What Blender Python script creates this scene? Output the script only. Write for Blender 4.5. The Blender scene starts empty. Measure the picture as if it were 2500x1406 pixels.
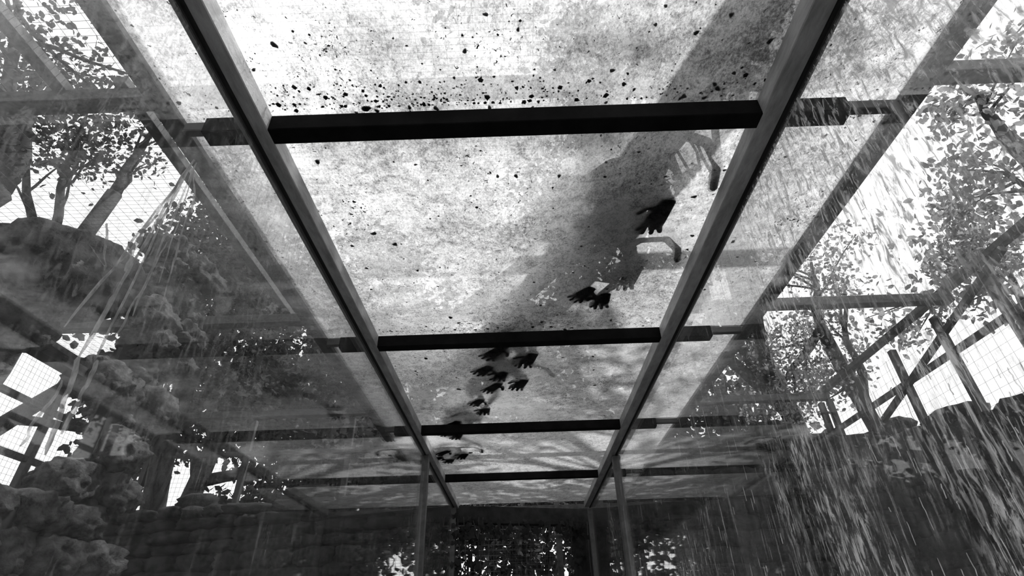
import bpy, bmesh, math, random
import numpy as np
from mathutils import Vector, Matrix, noise as mnoise

# ---------------------------------------------------------------- camera, sky, sun, exposure
SC = bpy.context.scene
COL = SC.collection
EYE = 1.45                                    # camera height above the corridor floor
F_PX, PITCH, YAW, ROLL = 1287.46, .587712, -.0028792, -.0308543


def ray(u, v):
    """direction in the world through a pixel of the 2500 x 1406 photograph"""
    u -= 1250; v -= 703
    c, s = math.cos(-ROLL), math.sin(-ROLL); u, v = c*u - s*v, s*u + c*v
    x, up = u/F_PX, -v/F_PX
    c, s = math.cos(PITCH), math.sin(PITCH); y, z = c - s*up, s + c*up
    c, s = math.cos(-YAW), math.sin(-YAW)
    return Vector((c*x - s*y, s*x + c*y, z))


def at(u, v, ax, val):
    """point of the surveyed plane (x, y or height above the eye = val) seen at a pixel"""
    r = ray(u, v); p = r*(val/r[ax])
    return Vector((p.x, p.y, p.z + EYE))


cam_d = bpy.data.cameras.new('camera'); cam = bpy.data.objects.new('camera', cam_d); COL.objects.link(cam)
cam_d.sensor_width = 36; cam_d.lens = 36*F_PX/2500; cam_d.clip_start = .02; cam_d.clip_end = 200
fw = ray(1250, 703).normalized(); rt = (ray(1260, 703) - ray(1240, 703)).normalized(); up = rt.cross(fw)
m = Matrix((rt, up, -fw)).transposed().to_4x4(); m.translation = (0, 0, EYE); cam.matrix_world = m
SC.camera = cam

W = bpy.data.worlds.new('sky'); SC.world = W; W.use_nodes = True
bg = W.node_tree.nodes['Background']; bg.inputs[0].default_value = (1, 1, 1, 1); bg.inputs[1].default_value = 1.5

sun_d = bpy.data.lights.new('sun', 'SUN'); sun_d.energy = 9.0; sun_d.angle = math.radians(.8)
sun = bpy.data.objects.new('sun', sun_d); COL.objects.link(sun); sun.location = (0, 0, 30)
SUN_FROM = Vector((.45, .15, .88)).normalized()
sun.rotation_euler = SUN_FROM.to_track_quat('Z', 'Y').to_euler()

SC.view_settings.view_transform = 'Standard'; SC.view_settings.look = 'None'
SC.view_settings.exposure = 0.0; SC.view_settings.gamma = 1.0; SC.view_settings.use_curve_mapping = False
cy = SC.cycles
cy.max_bounces = 8; cy.diffuse_bounces = 2; cy.glossy_bounces = 3; cy.transmission_bounces = 5
cy.transparent_max_bounces = 16; cy.caustics_reflective = False; cy.caustics_refractive = True
cy.sample_clamp_indirect = 4.0; cy.use_adaptive_sampling = True; cy.adaptive_threshold = .06

rnd = random.Random(7)
rng = np.random.default_rng(7)


# ---------------------------------------------------------------- materials
class NT:
    def __init__(s, name):
        s.m = bpy.data.materials.new(name); s.m.use_nodes = True
        s.t = s.m.node_tree; s.t.nodes.clear(); s.out = s.t.nodes.new('ShaderNodeOutputMaterial')
        s.pos = s.n('ShaderNodeNewGeometry').outputs['Position']

    def n(s, t, **kw):
        d = s.t.nodes.new(t)
        for k, v in kw.items():
            if k.startswith('i_'):
                k = k[2:]; k = int(k) if k.isdigit() else k.replace('_', ' ')
                if hasattr(v, 'is_output') or isinstance(v, bpy.types.NodeSocket): s.t.links.new(v, d.inputs[k])
                else: d.inputs[k].default_value = v
            else: setattr(d, k, v)
        return d

    def noise(s, scale, detail=4, rough=.6, sc=(1, 1, 1), loc=(0, 0, 0), dist=0.0, vec=None):
        mp = s.n('ShaderNodeMapping', i_Vector=vec or s.pos, i_Scale=sc, i_Location=loc)
        return s.n('ShaderNodeTexNoise', i_Vector=mp.outputs[0], i_Scale=scale, i_Detail=detail, i_Roughness=rough, i_Distortion=dist).outputs['Fac']

    def ramp(s, x, a, b, lo=0.0, hi=1.0, smooth=True):
        r = s.n('ShaderNodeMapRange', i_Value=x, i_1=a, i_2=b, i_3=lo, i_4=hi)
        if smooth: r.interpolation_type = 'SMOOTHSTEP'
        return r.outputs[0]

    def math(s, op, a, b=0.0):
        return s.n('ShaderNodeMath', operation=op, i_0=a, i_1=b).outputs[0]

    def grey(s, x):
        c = s.n('ShaderNodeCombineColor', i_0=x, i_1=x, i_2=x); return c.outputs[0]

    def mix(s, f, a, b):
        return s.n('ShaderNodeMixShader', i_0=f, i_1=a, i_2=b).outputs[0]

    def fresnel(s, ior=1.5):
        bf = s.n('ShaderNodeNewGeometry').outputs['Backfacing']
        return s.n('ShaderNodeFresnel', i_IOR=s.ramp(bf, 0, 1, ior, 1/ior, False)).outputs[0]

    def done(s, sh):
        s.t.links.new(sh, s.out.inputs[0]); return s.m


def g(v): return (v, v, v, 1)


def plain(name, lo, hi, scale=8, rough=.8, bump=0.0, bscale=30, detail=6, sc=(1, 1, 1), spec=.2):
    t = NT(name)
    c = t.grey(t.ramp(t.noise(scale, detail, .65, sc), .3, .7, lo, hi))
    b = t.n('ShaderNodeBsdfPrincipled', i_Base_Color=c, i_Roughness=rough)
    b.inputs['Specular IOR Level'].default_value = spec
    if bump:
        bn = t.n('ShaderNodeBump', i_Height=t.noise(bscale, 8, .7), i_Strength=bump, i_Distance=.03)
        t.t.links.new(bn.outputs[0], b.inputs['Normal'])
    return t.done(b.outputs[0])


def leafmat(name, v, tr):
    t = NT(name)
    c = t.grey(t.ramp(t.noise(9, 3), .3, .7, v*.7, v*1.3))
    d = t.n('ShaderNodeBsdfDiffuse', i_Color=c).outputs[0]
    s = t.n('ShaderNodeBsdfTranslucent', i_Color=c).outputs[0]
    return t.done(t.mix(tr, d, s))


def clear_glass():
    t = NT('clear_glass')
    tr = t.n('ShaderNodeBsdfTransparent', i_Color=g(.96)).outputs[0]
    gl = t.n('ShaderNodeBsdfGlossy', i_Color=g(1), i_Roughness=.015).outputs[0]
    return t.done(t.mix(t.fresnel(), tr, gl))


def dirty_glass(name, haze, streak, splash, off):
    """outer face of a wall pane: rain-run streaks, splashes and a thin film of dust"""
    t = NT(name)
    tr = t.n('ShaderNodeBsdfTransparent', i_Color=g(.94)).outputs[0]
    gl = t.n('ShaderNodeBsdfGlossy', i_Color=g(1), i_Roughness=.02).outputs[0]
    clean = t.mix(t.fresnel(), tr, gl)
    # fine vertical runs, broad vertical runs, patches that thin them out
    fine = t.ramp(t.noise(1, 3, .6, (110, 110, 6), (off, 0, 0), .3), .60, .72)
    broad = t.ramp(t.noise(1, 3, .55, (46, 46, 3.2), (off+3, 0, 0), .5), .58, .78)
    patch = t.ramp(t.noise(2.2, 3, .6, (1, 1, .6), (off+9, 0, 0)), .38, .62, .15, 1)
    runs = t.math('MULTIPLY', t.math('MAXIMUM', fine, broad), patch)
    xyz = t.n('ShaderNodeSeparateXYZ', i_0=t.pos).outputs
    spl = t.ramp(t.noise(1, 6, .68, (75, 75, 20), (off+5, 0, 0), 1.0), .46, .64)
    sheet = t.math('ADD', t.noise(2.4, 4, .6, (1, 1, .7), (off+14, 0, 0)), t.math('MULTIPLY', t.ramp(xyz[1], .45, 1.7, .16, -.10), t.ramp(xyz[2], EYE+.12, EYE+.5, .1, 1.0)))
    spl = t.math('MULTIPLY', t.math('MULTIPLY', spl, t.ramp(xyz[2], EYE+.2, EYE+.55, .55, 1.0)), t.ramp(sheet, .38, .62))
    dust = t.ramp(t.noise(3.1, 6, .7, (1, 1, .5), (off+1, 0, 0)), .3, .75, haze*.5, haze*1.5)
    f = t.math('MAXIMUM', t.math('MULTIPLY', runs, streak), t.math('MULTIPLY', spl, splash))
    f = t.math('MINIMUM', t.math('ADD', f, dust), .92)
    col = t.grey(t.ramp(t.noise(40, 4, .6, (1, 1, .3)), .3, .7, .28, .55))
    d = t.mix(.55, t.n('ShaderNodeBsdfDiffuse', i_Color=col).outputs[0], t.n('ShaderNodeBsdfTranslucent', i_Color=col).outputs[0])
    return t.done(t.mix(f, clean, d))


def roof_glass():
    """upper face of a roof sheet: weathered, grimy, lets light through and blurs what stands away from it"""
    t = NT('grimy_roof_sheet')
    cloud = t.noise(2.6, 5, .6)
    mott = t.noise(30, 8, .78, (1, 1, 1), (4, 1, 0), .6)
    gr = t.noise(1, 4, .75, (230, 150, 1), (0, 0, 0), .4)
    dirt = t.math('ADD', t.math('MULTIPLY', mott, .50), t.math('ADD', t.math('MULTIPLY', cloud, .42), t.math('MULTIPLY', gr, .44)))
    clear = t.ramp(dirt, .55, .88, 1.0, .13)                     # how much light the film lets through
    specks = t.ramp(t.math('ADD', t.noise(95, 3, .7, (1, 1, 1), (2, 8, 0), .8), t.math('MULTIPLY', t.noise(5, 3, .6, (1, 1, 1), (7, 3, 0)), .35)), .82, .86)
    ref = t.n('ShaderNodeBsdfRefraction', i_Color=t.grey(t.math('MULTIPLY', clear, .92)), i_Roughness=.5, i_IOR=1/1.2).outputs[0]
    trl = t.n('ShaderNodeBsdfTranslucent', i_Color=t.grey(t.math('MULTIPLY', clear, .95))).outputs[0]
    tra = t.n('ShaderNodeBsdfTransparent', i_Color=t.grey(t.math('MULTIPLY', clear, .85))).outputs[0]
    sh = t.mix(.34, ref, trl)
    sh = t.mix(t.ramp(cloud, .35, .65, .40, .20), sh, tra)
    dk = t.n('ShaderNodeBsdfDiffuse', i_Color=g(.04)).outputs[0]
    return t.done(t.mix(specks, sh, dk))


def drip_mat():
    t = NT('dried_limescale')
    c = t.grey(t.ramp(t.noise(60, 4), .3, .7, .3, .55))
    d = t.mix(.5, t.n('ShaderNodeBsdfDiffuse', i_Color=c).outputs[0], t.n('ShaderNodeBsdfTranslucent', i_Color=c).outputs[0])
    return t.done(t.mix(t.ramp(t.noise(90, 4, .6, (1, 1, .2)), .35, .65, .5, .92), t.n('ShaderNodeBsdfTransparent').outputs[0], d))


def clear_face():
    t = NT('clear_sheet_face')
    return t.done(t.n('ShaderNodeBsdfTransparent', i_Color=g(.97)).outputs[0])


M = {
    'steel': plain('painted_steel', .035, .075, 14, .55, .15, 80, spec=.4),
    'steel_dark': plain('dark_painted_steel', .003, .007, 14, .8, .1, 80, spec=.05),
    'rail': plain('weathered_steel_rail', .18, .36, 30, .5, .2, 120, sc=(1, .25, 1), spec=.4),
    'gasket': plain('black_rubber', .006, .012, 20, .7),
    'wood': plain('weathered_timber', .05, .13, 20, .85, .4, 60, sc=(1, .2, 1)),
    'cage': plain('rusty_cage_steel', .04, .09, 20, .7, .2, 80),
    'wire': plain('galvanised_wire', .05, .08, 30, .6),
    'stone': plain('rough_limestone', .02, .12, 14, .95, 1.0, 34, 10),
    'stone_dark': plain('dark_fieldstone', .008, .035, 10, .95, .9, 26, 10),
    'mortar': plain('dark_mortar', .012, .03, 8, 1),  # plain dark tone for wall cores, lintel and jambs
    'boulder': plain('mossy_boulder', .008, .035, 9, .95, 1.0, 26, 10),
    'bark': plain('tree_bark', .03, .08, 12, .95, .8, 40, sc=(1, 1, .25)),
    'log': plain('stripped_log', .05, .12, 10, .9, .5, 40),
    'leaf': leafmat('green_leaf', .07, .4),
    'leaf_pale': leafmat('haze_pale_leaf', .22, .5),  # leaf colour lightened to imitate haze over the foliage
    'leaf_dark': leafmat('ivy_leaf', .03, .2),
    'litter': plain('rotten_leaf', .012, .05, 40, .9),
    'soil': plain('forest_soil', .02, .06, 6, 1, .5, 20),
    'concrete': plain('concrete', .25, .36, 6, .9, .2, 40),
    'fur': plain('grey_brown_fur', .03, .08, 30, .95, .6, 160, sc=(1, 1, .3)),
    'skin': plain('dark_skin', .02, .04, 20, .7),
    'eye': plain('dark_eye', .005, .008, 5, .2, spec=.6),
    'drip': drip_mat(),
    'glass': clear_glass(), 'roof': roof_glass(), 'roof_top': clear_face(),
    'glassL': dirty_glass('dirty_glass_left', .075, .32, .28, 0.0),
    'glassR': dirty_glass('dirty_glass_right', .05, .54, .90, 21.0),
}


# ---------------------------------------------------------------- mesh helpers
def link(o, parent=None):
    COL.objects.link(o)
    if parent is not None: o.parent = parent
    return o


def obj(name, mesh, mat=None, parent=None, loc=None, smooth=False):
    if mat is not None and not mesh.materials:
        for k in (mat if isinstance(mat, (list, tuple)) else [mat]): mesh.materials.append(M[k])
    if smooth: mesh.polygons.foreach_set('use_smooth', [True]*len(mesh.polygons))
    o = bpy.data.objects.new(name, mesh)
    if loc is not None: o.location = loc
    return link(o, parent)


def empty(name, loc=(0, 0, 0), rz=0):
    o = bpy.data.objects.new(name, None); o.empty_display_size = .1
    o.location = loc; o.rotation_euler = (0, 0, rz); return link(o)


def tag(o, label=None, cat=None, group=None, kind=None):
    for k, v in (('label', label), ('category', cat), ('group', group), ('kind', kind)):
        if v: o[k] = v
    return o


class MB:
    """collects shapes for one mesh"""
    def __init__(s): s.v = []; s.f = []; s.mi = []

    def add(s, vs, fs, mi=0):
        n = len(s.v); s.v += [tuple(v) for v in vs]
        s.f += [tuple(i+n for i in f) for f in fs]; s.mi += [mi]*len(fs); return s

    def box(s, lo, hi, mi=0):
        x0, y0, z0 = lo; x1, y1, z1 = hi
        return s.add([(x0,y0,z0),(x1,y0,z0),(x1,y1,z0),(x0,y1,z0),(x0,y0,z1),(x1,y0,z1),(x1,y1,z1),(x0,y1,z1)],
                     [(0,3,2,1),(4,5,6,7),(0,1,5,4),(1,2,6,5),(2,3,7,6),(3,0,4,7)], mi)

    def tube(s, pts, rad, n=8, mi=0):
        pts = [Vector(p) for p in pts]
        if not hasattr(rad, '__len__'): rad = [rad]*len(pts)
        vs = []; fs = []; ref = Vector((.31, .17, .93))
        for i, p in enumerate(pts):
            d = (pts[min(i+1, len(pts)-1)] - pts[max(i-1, 0)]).normalized()
            if abs(d.dot(ref)) > .95: ref = Vector((.9, .2, .1))
            a = d.cross(ref).normalized(); b = d.cross(a)
            for k in range(n):
                t = 2*math.pi*k/n; vs.append(p + (a*math.cos(t) + b*math.sin(t))*rad[i])
        for i in range(len(pts)-1):
            for k in range(n):
                k2 = (k+1) % n; fs.append((i*n+k, i*n+k2, (i+1)*n+k2, (i+1)*n+k))
        fs.append(tuple(range(n-1, -1, -1))); fs.append(tuple((len(pts)-1)*n+k for k in range(n)))
        return s.add(vs, fs, mi)

    def mesh(s, name, bevel=0.0):
        me = bpy.data.meshes.new(name); me.from_pydata(s.v, [], s.f)
        me.polygons.foreach_set('material_index', s.mi)
        bm = bmesh.new(); bm.from_mesh(me)
        if bevel: bmesh.ops.bevel(bm, geom=bm.edges[:], offset=bevel, segments=1, affect='EDGES', profile=.5)
        bmesh.ops.recalc_face_normals(bm, faces=bm.faces[:]); bm.to_mesh(me); bm.free(); return me


def boxpart(name, lo, hi, mat, parent, bevel=.003):
    c = [(a+b)/2 for a, b in zip(lo, hi)]
    m_ = MB().box([a-k for a, k in zip(lo, c)], [b-k for b, k in zip(hi, c)]).mesh(name, bevel)
    return obj(name, m_, mat, parent, c)


def rock_mesh(name, seed, sub=2, boxy=.6, rough=.18, freq=2.2, crag=0.0):
    bm = bmesh.new(); bmesh.ops.create_icosphere(bm, subdivisions=sub, radius=1)
    off = Vector((seed*7.3, seed*3.1, seed*1.7))
    for v in bm.verts:
        p = v.co.copy(); k = max(abs(p.x), abs(p.y), abs(p.z)); p = p.lerp(p/k, boxy)
        d = mnoise.noise(p*freq + off)*rough + mnoise.noise(p*freq*2.7 + off)*rough*.5
        if crag: d += crag*(mnoise.turbulence(p*2.4 + off, 4, True) - .5) + crag*.5*mnoise.cell(p*3.1 + off)*.5
        v.co = p*(1 + d)
    for f in bm.faces: f.smooth = True
    me = bpy.data.meshes.new(name); bm.to_mesh(me); bm.free(); return me


# ---------------------------------------------------------------- the corridor
XL, XR = -.60, .645               # the glass walls
ZB = EYE + 1.0                    # underside of rails and beams
ZG = ZB + .052                    # underside of the roof sheets
ZT = ZG + .005                    # top of the roof sheets
BEAM_Y = [-1.335, -.245, .85, 1.944, 3.029, 4.129]     # far lower edge of each cross beam
END_L, END_R = 5.0, 5.34          # the corridor ends at a slanting wall

floor = boxpart('floor', (XL-.1, -2.4, -.12), (XR+.1, 5.2, 0), 'concrete', None); tag(floor, 'concrete floor of the glazed corridor', 'floor', kind='structure')

ceiling = tag(empty('ceiling', (0, 2, ZB)), 'grimy glass roof on dark steel beams', 'ceiling', kind='structure')
C0 = Vector((0, 2, ZB))


def cpart(name, lo, hi, mat, bevel=.002):
    return boxpart(name, [a-b for a, b in zip(lo, C0)], [a-b for a, b in zip(hi, C0)], mat, ceiling, bevel)


for x0, x1 in ((XL-.022, -.559), (.592, XR+.018)):
    r = cpart('side_rail', (x0, -2.4, ZB), (x1, 5.2, ZG-.001), 'rail')
for x in (XL, XR):
    cpart('gasket', (x-.008, -2.4, ZB-.006), (x+.008, 5.2, ZB+.001), 'gasket', 0)
for y in BEAM_Y:
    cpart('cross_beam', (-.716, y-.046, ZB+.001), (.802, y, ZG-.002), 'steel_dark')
    cpart('beam_bracket', (.803, y-.034, ZB+.022), (.93, y-.012, ZG-.002), 'steel')
    cpart('beam_bracket', (-.772, y-.034, ZB+.022), (-.717, y-.012, ZG-.002), 'steel')
for x0, x1 in ((-.822, -.774), (.948, .99)):
    cpart('edge_strip', (x0, -2.4, ZG-.012), (x1, 5.15, ZT+.03), 'wood')
ys = [-2.4] + [y-.022 for y in BEAM_Y] + [5.2]
for a, b in zip(ys, ys[1:]):
    mb = MB(); cx, cyy = (-.775+.95)/2, (a+b)/2
    x0, x1, y0, y1, z0, z1 = -.775-cx, .95-cx, a+.003-cyy, b-.003-cyy, ZG-C0.z, ZT-C0.z
    mb.box((x0, y0, z0), (x1, y1, z1)); mb.mi = [1, 0, 1, 1, 1, 1]
    me = bpy.data.meshes.new('roof_pane'); me.from_pydata(mb.v, [], mb.f); me.polygons.foreach_set('material_index', mb.mi)
    obj('roof_pane', me, ['roof', 'roof_top'], ceiling, (cx, cyy-2, 0))


def glass_wall(name, x, label, mat, out, yp, yend):
    root = tag(empty(name, (x, 2, 0)), label, 'wall', kind='structure')
    for a, b in ((-2.4, yp-.002), (yp+.047, yend)):
        mb = MB().box((-.004, a-2, .1), (.004, b-2, ZB-.001))
        mb.mi = [0, 0, 0, 1 if out > 0 else 0, 0, 1 if out < 0 else 0]
        me = bpy.data.meshes.new('glass_pane'); me.from_pydata(mb.v, [], mb.f); me.polygons.foreach_set('material_index', mb.mi)
        obj('glass_pane', me, ['glass', mat], root)
    boxpart('post', (-.026, yp-2, .1), (.026, yp+.045-2, ZB-.001), 'steel', root, .003)
    boxpart('post', (-.024, yend-2, .1), (.024, yend+.045-2, ZB-.001), 'steel', root, .003)
    boxpart('post', (-.026, -2.4-2, .1), (.026, -2.355-2, ZB-.001), 'steel', root, .003)
    boxpart('base_rail', (-.03, -4.4, 0), (.03, 3.1, .1), 'steel', root)
    return root


wl = glass_wall('wall_left', XL, 'streaked glass wall on the left with long pale drips', 'glassL', -1, 3.39, END_L)
wr = glass_wall('wall_right', XR, 'splashed and streaked glass wall on the right', 'glassR', 1, 3.53, END_R-.12)


def drip(parent, x, side, pts, w):
    """a dried run on the outer face of a pane: a thin raised ribbon"""
    mb = MB(); n = len(pts); vs = []; fs = []
    for i, (y, z) in enumerate(pts):
        k = w*(.6 + .7*abs(mnoise.noise(Vector((y*40, z*14, w*90)))))*(1 if 0 < i < n-1 else .4)
        for s in (-1, 0, 1): vs.append((side*(.0045 + (.0012 if s == 0 else 0)), y - 2 + s*k, z))
    for i in range(n-1):
        for s in (0, 1):
            a = i*3+s; fs.append((a, a+1, a+4, a+3))
    mb.add(vs, fs); return obj('drip', mb.mesh('drip'), 'drip', parent)


# long runs on the left pane, fanning out of one spot under the roof edge
for (u0, v0), (u1, v1), w in [((478,385),(205,870),.0030), ((470,400),(240,880),.0024), ((482,390),(168,800),.0020),
                              ((486,395),(330,770),.0022), ((480,420),(476,520),.0030), ((470,410),(300,640),.0022),
                              ((440,460),(262,760),.0018), ((484,400),(395,690),.0016), ((470,500),(396,760),.0020),
                              ((250,880),(160,1060),.0034), ((205,870),(120,1110),.0034), ((165,930),(60,1090),.0024),
                              ((415,590),(290,820),.0018), ((360,560),(310,660),.0040), ((230,600),(262,650),.0025),
                              ((270,545),(262,660),.0022), ((215,640),(185,652),.0026)]:
    a = at(u0, v0, 0, XL); b = at(u1, v1, 0, XL); n = 14; pts = []
    for i in range(n+1):
        t = i/n; p = a.lerp(b, t)
        pts.append((p.y + .006*mnoise.noise(Vector((t*5, u0*.13, v0*.11))) + .0025*mnoise.noise(Vector((t*17, u1*.1, 3))), p.z))
    drip(wl, XL, -1, pts, w*1.5)
# scattered runs and splashes on the right pane
for k in range(150):
    u, v = rnd.uniform(1600, 2500), rnd.uniform(880, 1406)
    if rnd.random() < .25: u, v = rnd.uniform(2150, 2500), rnd.uniform(280, 900)
    a = at(u, v, 0, XR)
    if a.y > 3.4 or a.z > ZB-.08: continue
    L = rnd.uniform(.008, .05)*(2.2 if rnd.random() < .12 else 1); n = 7; wv = rnd.uniform(-.04, .04)
    pts = [(a.y + wv*L*i/n + .0022*mnoise.noise(Vector((i*.6, u, v))), a.z - L*i/n) for i in range(n+1)]
    drip(wr, XR, 1, pts, rnd.uniform(.0005, .0013))

# the end of the corridor: a dark lintel, jambs and a wire gate
dx, dy = XR-XL, END_R-END_L; ANG = math.atan2(dy, dx)
wall_far = tag(empty('wall_far', (XL, END_L+.03, 0), ANG), 'dark doorway framed by ivy at the corridor end', 'wall', kind='structure')
LN = math.hypot(dx, dy)
zd = EYE + .965
boxpart('lintel', (-.35, .03, zd-.085), (LN+.35, .13, zd+.06), 'mortar', wall_far)
boxpart('jamb', (-.35, .04, 0), (.03, .14, zd-.086), 'mortar', wall_far)
boxpart('jamb', (LN-.14, .04, 0), (LN+.35, .14, zd-.086), 'mortar', wall_far)
mb = MB()
for i in range(23): x = .04 + i*.05; mb.tube([(x, .10, .3), (x, .10, zd-.09)], .0011, 4)
for i in range(42): z = .32 + i*.05; mb.tube([(.03, .102, z), (LN-.14, .102, z)], .0011, 4)
tag(obj('wire_mesh', mb.mesh('wire_mesh'), 'wire', wall_far), kind='stuff')
boxpart('gate_bar', (.03, .088, zd-.19), (LN-.14, .108, zd-.165), 'steel', wall_far)

# ---------------------------------------------------------------- ground and stone walls
ground = boxpart('ground', (-16, -8, -.3), (16, 22, -.12), 'soil', None, 0); tag(ground, 'dark soil around the glazed corridor', 'ground', kind='structure')

ROCKS = [rock_mesh('rough_stone', k, 4, .5, .22, 1.6, .22) for k in range(6)]
SLABS = [rock_mesh('flat_stone', 20+k, 3, .70, .14, 1.8, .10) for k in range(6)]
for r in ROCKS: r.materials.append(M['stone'])
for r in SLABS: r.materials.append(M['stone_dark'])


def stone_wall(name, a, b, top, label, hi_mesh, sw, sh, depth=.3, hole=None, z0=0.0, core=True, proud=.05):
    """dry stone wall from a to b (plan), stones laid in uneven courses; top(s) gives its height"""
    a, b = Vector(a), Vector(b); L = (b-a).length; ang = math.atan2(b.y-a.y, b.x-a.x)
    root = tag(empty(name, (a.x, a.y, 0), ang), label, 'stone wall', kind='structure')
    z = z0; row = 0
    while z < max(top(i*L/20) for i in range(21)):
        h = sh*rnd.uniform(.75, 1.3); s = -rnd.uniform(0, sw)
        while s < L:
            w = sw*rnd.uniform(.55, 1.5); c = s + w/2
            if 0 <= c <= L and z + h*.6 < top(c) and not (hole and hole(c, z+h/2)):
                o = bpy.data.objects.new('stone', rnd.choice(hi_mesh))
                o.location = (c, rnd.uniform(-.5, .5)*proud, z + h/2)
                o.scale = (w*.53, depth*.5*rnd.uniform(.85, 1.15), h*.54)
                o.rotation_euler = (rnd.uniform(-.1, .1) + (math.pi if rnd.random() < .5 else 0), rnd.uniform(-.07, .07), rnd.uniform(-.1, .1))
                link(o, root)
            s += w
        z += h; row += 1
    return root


def core(root, name, rects, d0=-.06, d1=.06):
    for (s0, s1, z0, z1) in rects: boxpart(name, (s0, d0, z0), (s1, d1, z1), 'mortar', root, 0)


# left: a ruined rough wall with a window gap and a taller end pier
def top_left(s):                      # s runs along +y from y = .55
    y = .55 + s
    return EYE + (2.32 + .08*math.sin(y*9) if y > 2.72 else 1.30 + .06*math.sin(y*7))


def hole_left(s, z):
    y = .55 + s; zz = z - EYE
    return 1.15 < y < 2.72 and .62 < zz < 1.14


sw_l = stone_wall('stone_wall', (-2.3, .55), (-2.3, 3.15), top_left, 'rough limestone wall with a tall ragged pier outside the left glass', ROCKS, .26, .17, .26, hole_left, .95, proud=.10)
core(sw_l, 'wall_core', [(0, 2.5, 0, EYE+.55), (0, .6, EYE+.55, EYE+1.25), (2.22, 2.5, EYE+.55, EYE+2.2), (.6, 2.22, EYE+1.2, EYE+1.25)], -.04, .04)
# far left and far right walls that close the enclosure
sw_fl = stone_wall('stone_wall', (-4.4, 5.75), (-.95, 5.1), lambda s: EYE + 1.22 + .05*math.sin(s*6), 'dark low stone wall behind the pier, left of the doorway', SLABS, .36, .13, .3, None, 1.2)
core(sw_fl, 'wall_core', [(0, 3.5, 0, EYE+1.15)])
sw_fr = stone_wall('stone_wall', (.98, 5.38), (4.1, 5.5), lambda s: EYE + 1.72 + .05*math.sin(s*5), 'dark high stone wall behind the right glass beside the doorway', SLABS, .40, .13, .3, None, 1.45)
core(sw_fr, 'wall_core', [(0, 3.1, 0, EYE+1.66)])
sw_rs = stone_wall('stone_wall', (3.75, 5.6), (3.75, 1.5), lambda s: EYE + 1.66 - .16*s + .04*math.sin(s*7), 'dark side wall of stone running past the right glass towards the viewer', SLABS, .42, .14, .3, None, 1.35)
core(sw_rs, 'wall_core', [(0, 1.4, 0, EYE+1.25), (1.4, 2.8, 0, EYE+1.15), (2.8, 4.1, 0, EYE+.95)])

# the boulder on the left wall and a few loose stones
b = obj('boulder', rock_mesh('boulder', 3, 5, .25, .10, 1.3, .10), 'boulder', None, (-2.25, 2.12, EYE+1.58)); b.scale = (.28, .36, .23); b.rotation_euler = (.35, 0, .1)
tag(b, 'big dark rounded boulder perched on the rough wall behind the left glass', 'boulder')

# ---------------------------------------------------------------- the cage
def cage(name, label, loc=(0, 0, 0)):
    return tag(empty(name, loc), label, 'cage', kind='structure')


ZC = EYE + 2.3
cr = cage('cage_roof', 'steel framed wire mesh roof of the animal enclosure', (0, 0, ZC))
for y in (-.6, 1.67, 3.9, 6.1):
    boxpart('cage_beam', (-4.4, y-.045, .0), (3.75, y+.045, .08), 'cage', cr)
boxpart('cage_purlin', (-2.315, -1.6, .085), (-2.245, 1.7, .14), 'cage', cr)
for x in (-4.35, 3.72):
    boxpart('cage_purlin', (x-.035, -1.6, .085), (x+.035, 6.2, .14), 'cage', cr)
boxpart('cage_purlin', (-1.99, 1.6, .085), (-1.925, 3.95, .14), 'cage', cr)
mb = MB(); y = -1.6
while y < 6.2: mb.tube([(-4.4, y, .15), (.9, y, .15)], .0010, 4); y += .036
x = -4.4
while x < .9: mb.tube([(x, -1.6, .153), (x, 6.2, .153)], .0010, 4); x += .072
tag(obj('wire_mesh', mb.mesh('wire_mesh'), 'wire', cr), kind='stuff')


def cage_side(name, label, a, b, z0, z1, posts, rails, pitch=.05):
    a, b = Vector(a), Vector(b); L = (b-a).length
    root = cage(name, label, (a.x, a.y, 0)); root.rotation_euler.z = math.atan2(b.y-a.y, b.x-a.x)
    for s in posts: boxpart('cage_post', (s-.03, -.03, z0-.5), (s+.03, .03, z1), 'cage', root)
    for z in rails: boxpart('cage_rail', (0, -.025, z-.025), (L, .025, z+.025), 'cage', root)
    mb = MB(); s = 0
    while s < L: mb.tube([(s, .035, z0), (s, .035, z1)], .0010, 4); s += pitch
    z = z0
    while z < z1: mb.tube([(0, .037, z), (L, .037, z)], .0010, 4); z += pitch
    tag(obj('wire_mesh', mb.mesh('wire_mesh'), 'wire', root), kind='stuff'); return root


cage_side('cage_side', 'wire mesh cage side beyond the left stone wall', (-4.4, -1.6), (-4.4, 6.2), EYE+.3, ZC, [.3, 1.5, 2.7, 3.5, 4.3, 5.1, 6.3, 7.6], [EYE+1.0, EYE+1.45, EYE+1.9])
cage_side('cage_side', 'steel cage side above the right stone wall', (3.75, 6.2), (3.75, -1.6), EYE+1.0, ZC, [.1, .75, 1.4, 2.05, 2.7, 3.4, 4.2, 5.4, 7.0], [EYE+1.95], .09)
cage_side('cage_side', 'wire mesh cage end above the wall behind the doorway', (-4.4, 6.2), (3.75, 6.2), EYE+.3, ZC, [.05, 1.2, 2.4, 3.5, 4.8, 6.0, 7.0, 8.1], [EYE+1.2, EYE+1.9])
# sloping struts of the right cage side
st = tag(empty('cage_strut', (3.56, 4.2, EYE+1.72)), 'slanting steel brace inside the right cage side', 'brace')
obj('strut', MB().tube([(0, .9, -.05), (0, -1.1, .55)], .035, 6).mesh('strut'), 'cage', st)


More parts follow.
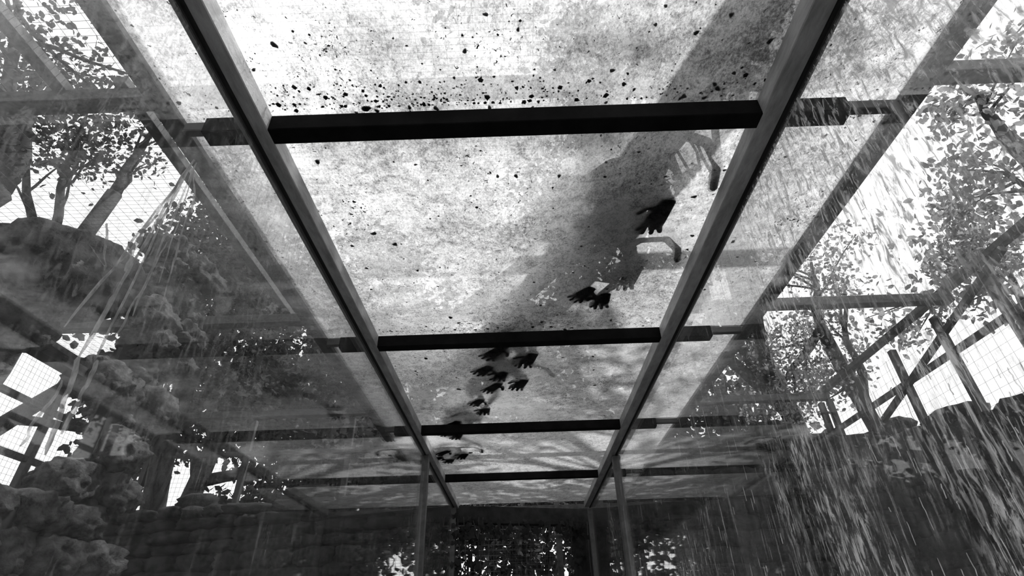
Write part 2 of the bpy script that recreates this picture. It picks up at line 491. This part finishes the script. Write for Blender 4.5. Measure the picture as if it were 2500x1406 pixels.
# ---------------------------------------------------------------- trees
def leaf_cloud(name, centers, n, size, mat, parent, thin=1.0):
    """leaves: folded pointed blades scattered in clumps"""
    cs = np.array([c[:3] for c in centers]); rs = np.array([c[3] for c in centers])
    w = rs**2; idx = rng.choice(len(cs), n, p=w/w.sum())
    d = rng.normal(size=(n, 3)); d /= np.linalg.norm(d, axis=1)[:, None]
    P = cs[idx] + d*(rs[idx]*rng.random(n)**.45)[:, None]*np.array([1, 1, .8])
    # twig-wise clumping
    P += (rng.normal(size=(n//7+1, 3))*.09)[rng.integers(0, n//7+1, n)]
    ax = rng.normal(size=(n, 3)); ax[:, 2] -= .4; ax /= np.linalg.norm(ax, axis=1)[:, None]
    sd = np.cross(ax, rng.normal(size=(n, 3))); sd /= np.linalg.norm(sd, axis=1)[:, None]
    nr = np.cross(ax, sd); L = (size*rng.uniform(.6, 1.3, n))[:, None]; wd = L*.30*thin
    v = np.stack([P, P+ax*L*.35+sd*wd+nr*L*.06, P+ax*L*.75+sd*wd*.7+nr*L*.05, P+ax*L, P+ax*L*.75-sd*wd*.7+nr*L*.05, P+ax*L*.35-sd*wd+nr*L*.06], 1).reshape(-1, 3)
    me = bpy.data.meshes.new(name); b0 = (np.arange(n)*6)[:, None]
    fc = np.concatenate([b0+np.array([[0, 1, 2, 3]]), b0+np.array([[0, 3, 4, 5]])], 1).reshape(-1)
    me.vertices.add(len(v)); me.vertices.foreach_set('co', v.ravel())
    me.loops.add(len(fc)); me.loops.foreach_set('vertex_index', fc.astype(np.int32))
    me.polygons.add(2*n); me.polygons.foreach_set('loop_start', np.arange(2*n, dtype=np.int32)*4)
    me.update(); me.validate()
    return tag(obj(name, me, mat, parent), kind='stuff')


def limb(mb, p, q, r0, r1, wob, seed, n=7):
    p, q = Vector(p), Vector(q); pts = []; L = (q-p).length
    for i in range(n+1):
        t = i/n; o = Vector((mnoise.noise(Vector((t*2.2, seed, 1))), mnoise.noise(Vector((t*2.2, seed, 7))), 0))*wob*L*math.sin(math.pi*min(t*1.2, 1)*.9)
        pts.append(p.lerp(q, t) + o)
    mb.tube(pts, [r0 + (r1-r0)*i/n for i in range(n+1)], 8); return pts


def tree(base, fork, crowns, r, label, n, size, mat='leaf', name='tree', group='trees around the enclosure', thin=1.0, twigs=5):
    """trunk from base to fork, a bough to every crown, twigs, and leaves around the crowns"""
    base, fork = Vector(base), Vector(fork)
    root = tag(empty(name, base), label, 'tree', group)
    mb = MB(); z = base; sd = rnd.random()*50
    tp = limb(mb, (0, 0, 0), fork-base, r, r*.62, .06, sd, 9)
    obj('trunk', mb.mesh('trunk'), 'bark', root, smooth=True)
    cl = []
    for k, (cx, cy_, cz, cr_) in enumerate(crowns):
        c = Vector((cx, cy_, cz)) - base; st_ = tp[-1] if k % 2 == 0 else tp[-3]
        mb = MB(); bp = limb(mb, st_, c, r*.5, r*.14, .10, sd+k+1, 7)
        bough = obj('bough', mb.mesh('bough'), 'bark', root, smooth=True)
        for j in range(twigs):
            e = c + Vector((rnd.uniform(-1, 1), rnd.uniform(-1, 1), rnd.uniform(-.7, .9)))*cr_
            mb = MB(); limb(mb, bp[rnd.randrange(3, 8)], e, r*.14, r*.03, .12, sd+j*3+k, 4)
            obj('twig', mb.mesh('twig'), 'bark', bough, smooth=True)
            cl.append((e.x, e.y, e.z, cr_*.45))
        cl.append((c.x, c.y, c.z, cr_))
    if n: leaf_cloud('foliage', cl, n, size, mat, root, thin)
    return root


def C(u, v, d, r):
    """crown centre seen at a pixel, d metres from the eye"""
    p = ray(u, v).normalized()*d; return (p.x, p.y, p.z+EYE, r)


def gnd(x, y): return (x, y, -.12)


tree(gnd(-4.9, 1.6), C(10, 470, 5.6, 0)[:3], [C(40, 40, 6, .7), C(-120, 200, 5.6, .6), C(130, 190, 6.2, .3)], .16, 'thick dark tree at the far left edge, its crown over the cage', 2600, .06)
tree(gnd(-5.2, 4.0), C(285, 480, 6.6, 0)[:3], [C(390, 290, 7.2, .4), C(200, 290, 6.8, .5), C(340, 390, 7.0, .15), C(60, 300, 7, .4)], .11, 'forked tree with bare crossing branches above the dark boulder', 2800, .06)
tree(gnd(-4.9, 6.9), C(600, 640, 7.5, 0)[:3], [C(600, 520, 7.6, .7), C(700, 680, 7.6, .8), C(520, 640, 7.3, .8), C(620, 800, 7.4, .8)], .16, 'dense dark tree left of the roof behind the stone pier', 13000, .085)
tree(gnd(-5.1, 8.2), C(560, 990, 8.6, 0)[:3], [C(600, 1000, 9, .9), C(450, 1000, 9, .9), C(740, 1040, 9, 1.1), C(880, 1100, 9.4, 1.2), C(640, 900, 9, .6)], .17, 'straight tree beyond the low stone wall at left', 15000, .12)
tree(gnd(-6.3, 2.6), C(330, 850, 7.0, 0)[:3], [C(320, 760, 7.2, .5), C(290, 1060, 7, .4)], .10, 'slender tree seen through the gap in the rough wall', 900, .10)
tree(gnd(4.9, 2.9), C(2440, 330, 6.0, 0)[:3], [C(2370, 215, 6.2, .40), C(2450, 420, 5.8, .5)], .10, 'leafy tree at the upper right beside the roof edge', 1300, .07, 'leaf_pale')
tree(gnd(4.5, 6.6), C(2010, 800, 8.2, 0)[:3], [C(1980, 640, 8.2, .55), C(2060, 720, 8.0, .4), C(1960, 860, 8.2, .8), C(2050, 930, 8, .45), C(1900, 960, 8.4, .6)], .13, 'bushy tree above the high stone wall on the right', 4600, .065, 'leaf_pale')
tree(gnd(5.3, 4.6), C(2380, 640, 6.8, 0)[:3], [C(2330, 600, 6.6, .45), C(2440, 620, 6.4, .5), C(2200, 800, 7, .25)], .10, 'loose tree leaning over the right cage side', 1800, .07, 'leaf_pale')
tree(gnd(-2.6, 10.5), (-2.4, 10.3, 3.2), [(-2.2, 10, 3.6, 1.5), (-3.4, 10, 5.2, 1.6), (-1.4, 10.4, 5.8, 1.6), (-2.6, 10, 7.6, 1.6), (-.6, 10.6, 4.0, 1.4)], .2, 'tall tree beyond the doorway, to the left of its middle', 11000, .2)
tree(gnd(2.9, 11.0), (2.6, 10.8, 3.2), [(2.4, 10.6, 3.4, 1.5), (1.2, 10.8, 5.4, 1.6), (3.6, 10.4, 5.6, 1.6), (2.2, 10.6, 7.6, 1.6), (4.6, 10.2, 3.6, 1.4)], .2, 'tall tree beyond the doorway, to the right of its middle', 11000, .2)
tree(gnd(.2, 13.0), (.2, 13, 4.4), [(-.6, 13, 5.4, 1.6), (1.0, 13, 6.2, 1.6), (.1, 12.6, 8.2, 1.8), (.2, 12.8, 3.2, 1.3)], .22, 'broad tree standing far behind the saplings of the doorway', 5000, .2)
for k, (x, y, h) in enumerate([(-.9, 7.6, 3.6), (-.35, 8.2, 3.9), (.05, 7.4, 3.5), (.3, 8.8, 4.2), (.75, 7.9, 3.7)]):
    c = Vector((x + rnd.uniform(-.2, .2), y, h))
    tree(gnd(x, y), (c.x, c.y, c.z-.9), [(c.x-.3, c.y, c.z-.5, .5), (c.x+.25, c.y+.2, c.z-.1, .5), (c.x, c.y-.1, c.z-1.1, .45)], .045,
         ['leftmost thin sapling beyond the doorway', 'second thin sapling from the left beyond the doorway', 'middle thin sapling beyond the doorway', 'second thin sapling from the right beyond the doorway', 'rightmost thin sapling beyond the doorway'][k], 1500, .09, name='sapling', group='saplings behind the doorway', twigs=3)
for k, (x, y) in enumerate([(-2.2, 7.2), (-3.4, 7.4), (1.9, 7.3), (3.0, 7.5), (-1.5, 8.8), (1.6, 8.9)]):  # last pair added to block bright sky mirrored in the glass
    tree(gnd(x, y), (x, y, .9), [(x-.4, y, 1.6, .7), (x+.4, y, 1.7, .7), (x, y-.1, 2.4, .65), (x-.2, y+.2, 2.9, .5)], .05,
         ['dark shrub behind the low wall, nearest the doorway', 'dark shrub behind the low wall, away from the doorway', 'dark shrub behind the high wall, nearest the doorway', 'dark shrub behind the high wall, away from the doorway', 'added dark shrub far back at left, blocking sky mirrored in the glass', 'added dark shrub far back at right, blocking sky mirrored in the glass'][k], 5000, .11, 'leaf_dark', name='shrub', group='shrubs behind the far walls', twigs=4)
# overhead canopy, crowns arranged to shade the roof and leave sun gaps
tree(gnd(-3.6, -2.8), (-2.6, -1.6, 5.6), [(-1.7, .3, 6.6, 1.0), (-1.4, 1.9, 6.9, .9), (-3.0, .6, 6.5, 1.0)], .2, 'large unseen tree behind the viewer at left, branches placed to shade the roof', 2200, .11)
tree(gnd(5.2, 8.4), (3.6, 7.2, 5.2), [(2.1, 3.2, 6.8, .85), (1.3, 3.3, 6.9, .7), (.9, 5.6, 6.6, 1.1), (2.2, 5.9, 6.2, 1.1), (3.0, 5.4, 6.2, .8), (1.4, 4.9, 6.8, .6), (2.0, 2.0, 7.0, .55)], .2, 'large overhead tree with crowns placed to shade the far end of the roof', 12000, .12)

# ---------------------------------------------------------------- ivy around the doorway
def ivy_leaf_mesh(seed):
    r = random.Random(seed); n = 9; pts = []
    for i in range(n):
        a = 2*math.pi*i/n; k = (1.0 if i % 2 == 0 else .55)*r.uniform(.85, 1.15); pts.append((math.cos(a)*k, math.sin(a)*k, -.18*k*k))
    mb = MB(); mb.add([(0, 0, .05)] + pts + [(x, y, z-.04) for x, y, z in pts], [(0, 1+i, 1+(i+1) % n) for i in range(n)] + [(1+i, 1+n+i, 1+n+(i+1) % n, 1+(i+1) % n) for i in range(n)])
    me = mb.mesh('ivy_leaf'); me.materials.append(M['leaf_dark']); return me


IVY = [ivy_leaf_mesh(k) for k in range(4)]


def ivy(label, x0, x1, z0, z1, n, hang):
    root = tag(empty('ivy', (XL, END_L+.03, 0), ANG), label, 'ivy', 'ivy around the doorway')
    for k in range(4):
        mb = MB(); x = rnd.uniform(x0, x1); limb(mb, (x, .0, z0), (x+rnd.uniform(-.06, .06), .0, z1), .006, .004, .05, k*3+n, 8)
        obj('stem', mb.mesh('stem'), 'bark', root)
    for k in range(n):
        o = bpy.data.objects.new('leaf', rnd.choice(IVY)); s = rnd.uniform(.022, .05); o.scale = (s, s, s)
        o.location = (x0 + (x1-x0)*rnd.random()**hang, rnd.uniform(-.05, .03), rnd.uniform(z0, z1))
        o.rotation_euler = (math.pi/2 + rnd.uniform(-.7, .7), rnd.uniform(-3, 3), rnd.uniform(-.7, .7)); link(o, root)


ivy('ivy climbing the left side of the doorway', .0, .26, 1.2, zd-.04, 130, 1.6)
ivy('ivy climbing the right side of the doorway', LN-.26, LN-.04, 1.2, zd-.06, 90, .8)
ivy('ivy trailing along the top of the doorway', .1, LN-.1, zd-.22, zd-.07, 60, 1)

# ---------------------------------------------------------------- the log above the roof
lo_ = tag(empty('log', (.35, 1.8, EYE+1.6)), 'thick bare log slung slantwise under the cage beams above the monkeys', 'log')
lp = [(1.55, -.78, EYE+2.18), (1.24, -.08, EYE+1.90), (.92, .60, EYE+1.70), (.68, 1.12, EYE+1.60), (.36, 1.80, EYE+1.58), (.06, 2.42, EYE+1.66), (-.28, 3.08, EYE+1.86), (-.72, 4.0, EYE+2.20)]
LO = Vector((.35, 1.8, EYE+1.6)); lv = [Vector(p)-LO for p in lp]
obj('trunk', MB().tube(lv, [.085, .09, .10, .105, .11, .11, .10, .085], 14).mesh('trunk'), 'log', lo_, smooth=True)
mb = MB(); limb(mb, lv[2], lv[2]+Vector((.34, .30, .22)), .035, .012, .1, 4, 6)
obj('branch_stub', mb.mesh('branch_stub'), 'log', lo_, smooth=True)
for k, yb in ((0, -.6), (7, 3.9)):                                   # rope slings round the cage beams
    c = lv[k]*.86 + lv[1 if k == 0 else 6]*.14; rp = []
    for i in range(13):
        t = 2*math.pi*i/12; rp.append(c + Vector((.125*math.cos(t), 0, .03 + .16*math.sin(t))))
    obj('rope_sling', MB().tube(rp, .011, 6).mesh('rope_sling'), 'wood', lo_, smooth=True)


# ---------------------------------------------------------------- monkeys
def capsule(mb, p, q, r0, r1, n=12):
    p, q = Vector(p), Vector(q); d = q-p; L = max(d.length, 1e-5); d.normalize(); pts = []; rr = []
    for i in range(4): a = math.pi/2*i/4; pts.append(p - d*r0*math.cos(a)); rr.append(max(r0*math.sin(a), r0*.05))
    pts += [p, q]; rr += [r0, r1]
    for i in range(3, -1, -1): a = math.pi/2*i/4; pts.append(q + d*r1*math.cos(a)); rr.append(max(r1*math.sin(a), r1*.05))
    mb.tube(pts, rr, n)


def chain(mb, pts, rs):
    for i in range(len(pts)-1): capsule(mb, pts[i], pts[i+1], rs[i], rs[i+1])


def paw(mb, wrist, heading, s, side, foot=False, up=0.0):
    """palm on the ground with four fingers of unequal length and a thumb leaving its inner side"""
    w = Vector(wrist); c, sn = math.cos(heading), math.sin(heading)
    f = Vector((-sn, c, 0)); r = Vector((c, sn, 0))*side            # forward, outward
    z = .011 + up
    heel = Vector((w.x, w.y, z+.006)); pl = .075 if foot else .05
    k = heel + f*pl*s
    for o in (-.020, -.007, .007, .020):
        capsule(mb, heel + r*o*.55*s, k + r*o*s - Vector((0, 0, .002)), .013*s, .012*s, 8)
    for o, L, sp in ((-.024, .043, -.20), (-.009, .054, -.07), (.008, .050, .08), (.023, .040, .26)):
        b0 = k + r*o*s; dirv = (f + r*sp).normalized()
        j = b0 + dirv*L*.5*s + Vector((0, 0, .006*s)); e = b0 + dirv*L*s; e.z = .008 + up
        chain(mb, [b0, j, e], [.0095*s, .0085*s, .0068*s])
    t0 = heel + f*pl*.35*s - r*.018*s; t1 = t0 + (f*.35 - r*.9).normalized()*.030*s; t2 = t1 + (f*.85 - r*.5).normalized()*.022*s; t2.z = .009+up
    chain(mb, [t0, t1, t2], [.012*s, .0095*s, .0075*s])


def monkey_mesh(name, P):
    """one continuous body: overlapping tapered volumes fused by a voxel remesh"""
    mb = MB()
    chain(mb, [P['rump'], P['belly'], P['chest'], P['neck']], [.078, .092, .085, .052])
    h = Vector(P['head']); d = Vector(P['look']).normalized(); sd = d.cross(Vector((0, 0, 1))).normalized(); u = sd.cross(d)
    chain(mb, [P['neck'], h], [.050, .058]); chain(mb, [h - d*.02 + u*.012, h + d*.02], [.062, .056])
    chain(mb, [h + d*.03 - u*.012, h + d*.082 - u*.022], [.040, .026])                 # muzzle
    capsule(mb, h + d*.045 + u*.020 + sd*.03, h + d*.045 + u*.020 - sd*.03, .014, .014)  # brow
    capsule(mb, h + d*.085 - u*.006 + sd*.007, h + d*.085 - u*.006 - sd*.007, .009, .009)  # nose
    capsule(mb, h + d*.09 - u*.032 + sd*.014, h + d*.09 - u*.032 - sd*.014, .008, .008)  # lip
    for k in (1, -1): capsule(mb, h + sd*k*.052, h + sd*k*.074 + u*.012 - d*.008, .016, .018)   # ears
    for k, nm in ((-1, 'L'), (1, 'R')):
        hip = Vector(P['rump']) + Vector((k*.045, .01, .01)); kn = Vector(P['knee'+nm]); an = Vector(P['ankle'+nm])
        chain(mb, [hip, kn, an], [.056, .036, .019]); paw(mb, (an.x, an.y, 0), P.get('hf'+nm, 0), 1.28, k, True, P.get('uf'+nm, 0))
        sh_ = Vector(P['chest']) + Vector((k*.062, .02, .0)); el = Vector(P['elbow'+nm]); wr_ = Vector(P['wrist'+nm])
        chain(mb, [sh_, el, wr_], [.044, .027, .017]); paw(mb, (wr_.x, wr_.y, 0), P.get('hh'+nm, 0), 1.2, k, False, P.get('uh'+nm, 0))
        capsule(mb, an, (an.x, an.y, .016+P.get('uf'+nm, 0)), .019, .017); capsule(mb, wr_, (wr_.x, wr_.y, .014+P.get('uh'+nm, 0)), .017, .015)
    chain(mb, [P['rump']] + P['tail'], [.03] + [.017, .016, .015, .014, .012][:len(P['tail'])])
    me = mb.mesh(name); o = bpy.data.objects.new('tmp', me); COL.objects.link(o)
    md = o.modifiers.new('r', 'REMESH'); md.mode = 'VOXEL'; md.voxel_size = .0042; md.use_smooth_shade = True
    sm = o.modifiers.new('s', 'SMOOTH'); sm.iterations = 2; sm.factor = .5
    dg = bpy.context.evaluated_depsgraph_get(); out = bpy.data.meshes.new_from_object(o.evaluated_get(dg)); out.name = name
    bpy.data.objects.remove(o); out.materials.clear(); out.materials.append(M['fur']); out.materials.append(M['skin'])
    for v in out.vertices:                                       # soles and palms lie flat
        if v.co.z < .04: v.co.z = max(v.co.z - .008*(1 - max(v.co.z - .02, 0)/.02), 0)
    out.polygons.foreach_set('material_index', [1 if p.center.z < .03 else 0 for p in out.polygons])
    return out


SIT = dict(rump=(0, -.13, .165), belly=(0, -.07, .20), chest=(0, .02, .27), neck=(0, .08, .34), head=(0, .13, .39), look=(.1, .9, -.25),
           kneeL=(-.12, .02, .19), ankleL=(-.085, -.06, .04), kneeR=(.12, .03, .19), ankleR=(.085, -.05, .04), hfL=.15, hfR=-.15,
           elbowL=(-.12, .03, .15), wristL=(-.055, .13, .035), elbowR=(.12, .05, .15), wristR=(.06, .15, .035), hhL=.2, hhR=-.1,
           tail=[(.03, -.22, .12), (.09, -.26, .06), (.15, -.22, .03), (.19, -.15, .02)])
WALK = dict(rump=(0, -.20, .25), belly=(0, -.07, .25), chest=(0, .10, .26), neck=(0, .20, .28), head=(0, .27, .30), look=(0, .9, -.3),
            kneeL=(-.08, -.10, .16), ankleL=(-.06, -.22, .05), kneeR=(.08, -.20, .15), ankleR=(.06, -.33, .05), hfL=.1, hfR=-.1,
            elbowL=(-.085, .06, .15), wristL=(-.05, .06, .035), elbowR=(.085, .12, .15), wristR=(.05, .19, .035), hhL=.1, hhR=-.2,
            tail=[(0, -.30, .22), (.06, -.42, .12), (.14, -.46, .06), (.22, -.40, .05)])
BEND = dict(SIT, chest=(0, .06, .20), neck=(0, .13, .22), head=(.02, .19, .21), look=(.2, .8, -.6), wristL=(-.05, .17, .035), elbowL=(-.12, .08, .13), wristR=(.05, .2, .035), elbowR=(.11, .1, .13),
            tail=[(-.02, -.22, .12), (-.09, -.27, .07), (-.15, -.22, .03), (-.17, -.14, .02)])
STEP = dict(SIT, ufL=.06, uhL=.075, uhR=.05, ankleL=(-.085, -.06, .10), wristL=(-.055, .13, .10), wristR=(.06, .15, .075))   # weight on one foot
REACH = dict(SIT, ufL=.06, ufR=.04, ankleL=(-.085, -.06, .10), ankleR=(.085, -.05, .08), wristL=(-.05, .15, .035), wristR=(.035, .17, .035), hhL=.25, hhR=-.25)   # weight on the hands
POSES = {'sit': SIT, 'walk': WALK, 'bend': BEND, 'step': STEP, 'reach': REACH}
MK = {k: monkey_mesh('monkey', v) for k, v in POSES.items()}
EYEM = rock_mesh('eye', 1, 2, 0, 0); EYEM.materials.append(M['eye'])
HD = math.atan2(.38, .9)
for (x, y, pose, turn, s, label) in [
        (.375, 1.17, 'step', .0, 1.0, 'nearest monkey on the glass roof, one spread foot pressed on the pane'),
        (.37, 1.51, 'reach', .0, .92, 'second monkey along the row, two dark spread hands just before the middle beam'),
        (-.01, 2.13, 'bend', .1, 1.0, 'third monkey on the roof, right behind the middle beam'),
        (-.13, 2.62, 'walk', .1, .9, 'fourth monkey on the roof, in the middle of the pane past the middle beam'),
        (-.31, 3.04, 'bend', .15, .9, 'fifth monkey on the roof, small, at the third beam'),
        (-.44, 3.60, 'sit', .2, .9, 'farthest monkey on the roof, small, near the left rail')]:
    P = POSES[pose]
    root = tag(empty('grey_monkey', (x, y, ZT+.001), HD+turn), label, 'monkey', 'monkeys in a row on the roof'); root.scale = (s*.9,)*3
    obj('body', MK[pose], None, root)
    h = Vector(P['head']); d = Vector(P['look']).normalized(); sd = d.cross(Vector((0, 0, 1))).normalized(); u = sd.cross(d)
    for k in (1, -1):
        e = bpy.data.objects.new('eye', EYEM); e.location = h + d*.058 + u*.006 + sd*k*.021; e.scale = (.009,)*3; link(e, root)

# ---------------------------------------------------------------- dead leaves and litter on the roof
def scrap_mesh(seed):
    r = random.Random(seed); n = r.choice((6, 7, 8)); top = []
    for i in range(n):
        a = 2*math.pi*i/n; k = r.uniform(.45, 1.1); top.append((math.cos(a)*k*1.3, math.sin(a)*k*.8, .12 + .25*abs(math.cos(a))*r.random()))
    mb = MB(); mb.add([(0, 0, .1)] + top + [(x, y, 0) for x, y, z in top], [(0, 1+i, 1+(i+1) % n) for i in range(n)] + [(1+i, 1+n+i, 1+n+(i+1) % n, 1+(i+1) % n) for i in range(n)] + [tuple(range(2*n, n, -1))])
    me = mb.mesh('dead_leaf'); me.materials.append(M['litter']); return me


SCR = [scrap_mesh(k) for k in range(7)]
spots = [(1355,170,9),(1480,395,11),(1880,100,18),(1745,205,10),(1752,216,13),(775,395,10),(895,265,18),(670,110,16),(1520,680,8),(1365,430,14),
         (912,570,14),(965,597,12),(895,655,8),(620,170,9),(612,245,8),(1135,125,10),(745,105,8),(720,420,9),(1015,402,9),(1045,440,8),
         (1495,172,9),(1560,370,8),(1790,590,10),(1690,575,12),(1695,480,14),(1770,415,9),(1380,805,13),(1395,800,10),(1040,875,10),(1100,775,9),
         (1205,870,9),(1448,870,9),(1452,940,10),(1150,1105,12),(1310,1032,11),(870,275,12),(920,270,12),(845,285,10),(1000,262,8),(1065,265,10),
         (1195,262,13),(1300,262,8),(1480,250,8),(1670,235,14),(1660,240,10),(1720,238,10),(1085,250,8),(1185,35,9),(1265,72,12),(1625,15,9),
         (1600,60,8),(1785,35,12),(1700,80,9),(1560,560,8),(860,600,10),(855,545,8),(1260,430,9),(1215,430,8),(1120,950,9),(1195,985,8)]
ORD = ['leftmost', 'second', 'third', 'fourth', 'fifth', 'sixth', 'seventh', 'eighth', 'ninth', 'tenth', 'eleventh', 'twelfth', 'thirteenth', 'fourteenth', 'fifteenth']
bins = {}
for u, v, px in spots:
    p = at(u, v, 2, ZT-EYE+.001); pane = sum(p.y > y-.02 for y in BEAM_Y[2:])
    y1 = BEAM_Y[2+pane]; near = ('against its far beam, ' + ('left side' if p.x < 0 else 'right side')) if y1-p.y < .13 else ('in its far ' if y1-p.y < .5 else 'in its near ') + ('left quarter' if p.x < 0 else 'right quarter')
    bins.setdefault((pane, near), []).append((p.x, p, px))
for (pane, near), items in bins.items():
    for k, (_, p, px) in enumerate(sorted(items, key=lambda i: i[0])):
        d = (p - Vector((0, 0, EYE))).length
        o = bpy.data.objects.new('dead_leaf', rnd.choice(SCR)); s = px*.5*d/F_PX*rnd.uniform(.9, 1.3)
        o.location = p; o.scale = (s, s*1.2, s*.8); o.rotation_euler = (0, 0, rnd.uniform(0, 6.3)); link(o)
        tag(o, ORD[k] + ('' if k == 0 else ' from left') + ' dead leaf on the ' + ['nearest', 'second', 'third', 'fourth'][pane] + ' roof pane, ' + near, 'leaf', 'dead leaves on the roof')

N = 2600
mb_v = []; mb_f = []
for k in range(N):
    j = rnd.random()
    if j < .38:                                            # gathered against the cross beams
        y0 = rnd.choice([.80, .80, .80, 1.895, 1.895, 2.98, 4.08]); y = y0 - abs(rnd.gauss(0, .035)) - .002; x = rnd.uniform(-.55, .58)
        if y0 < 1 and rnd.random() < .5: x = rnd.gauss(-.25, .2)
    elif j < .5: x = rnd.choice((-.765, .94)) + rnd.gauss(0, .018); y = rnd.uniform(.2, 4)
    else: x = rnd.uniform(-.72, .9); y = rnd.uniform(.3, 4.9)
    s = rnd.uniform(.0008, .0034)*(2.0 if rnd.random() < .12 else 1); a = rnd.uniform(0, 6.3); n = 5; b0 = len(mb_v)
    x = min(max(x, -.77), .945); ring = [(x + math.cos(a + 2*math.pi*i/n)*s*rnd.uniform(.5, 1.5), y + math.sin(a + 2*math.pi*i/n)*s*rnd.uniform(.5, 1.5)) for i in range(n)]
    mb_v += [(px, py, ZT+.0005) for px, py in ring] + [(x, y, ZT+.0005+s*.8)]
    mb_f += [tuple(b0+i for i in range(n-1, -1, -1))] + [(b0+i, b0+(i+1) % n, b0+n) for i in range(n)]
me = bpy.data.meshes.new('roof_litter'); me.from_pydata(mb_v, [], mb_f)
tag(obj('roof_litter', me, 'litter'), 'fine dark crumbs of leaf litter strewn over the roof glass', 'litter', kind='stuff')
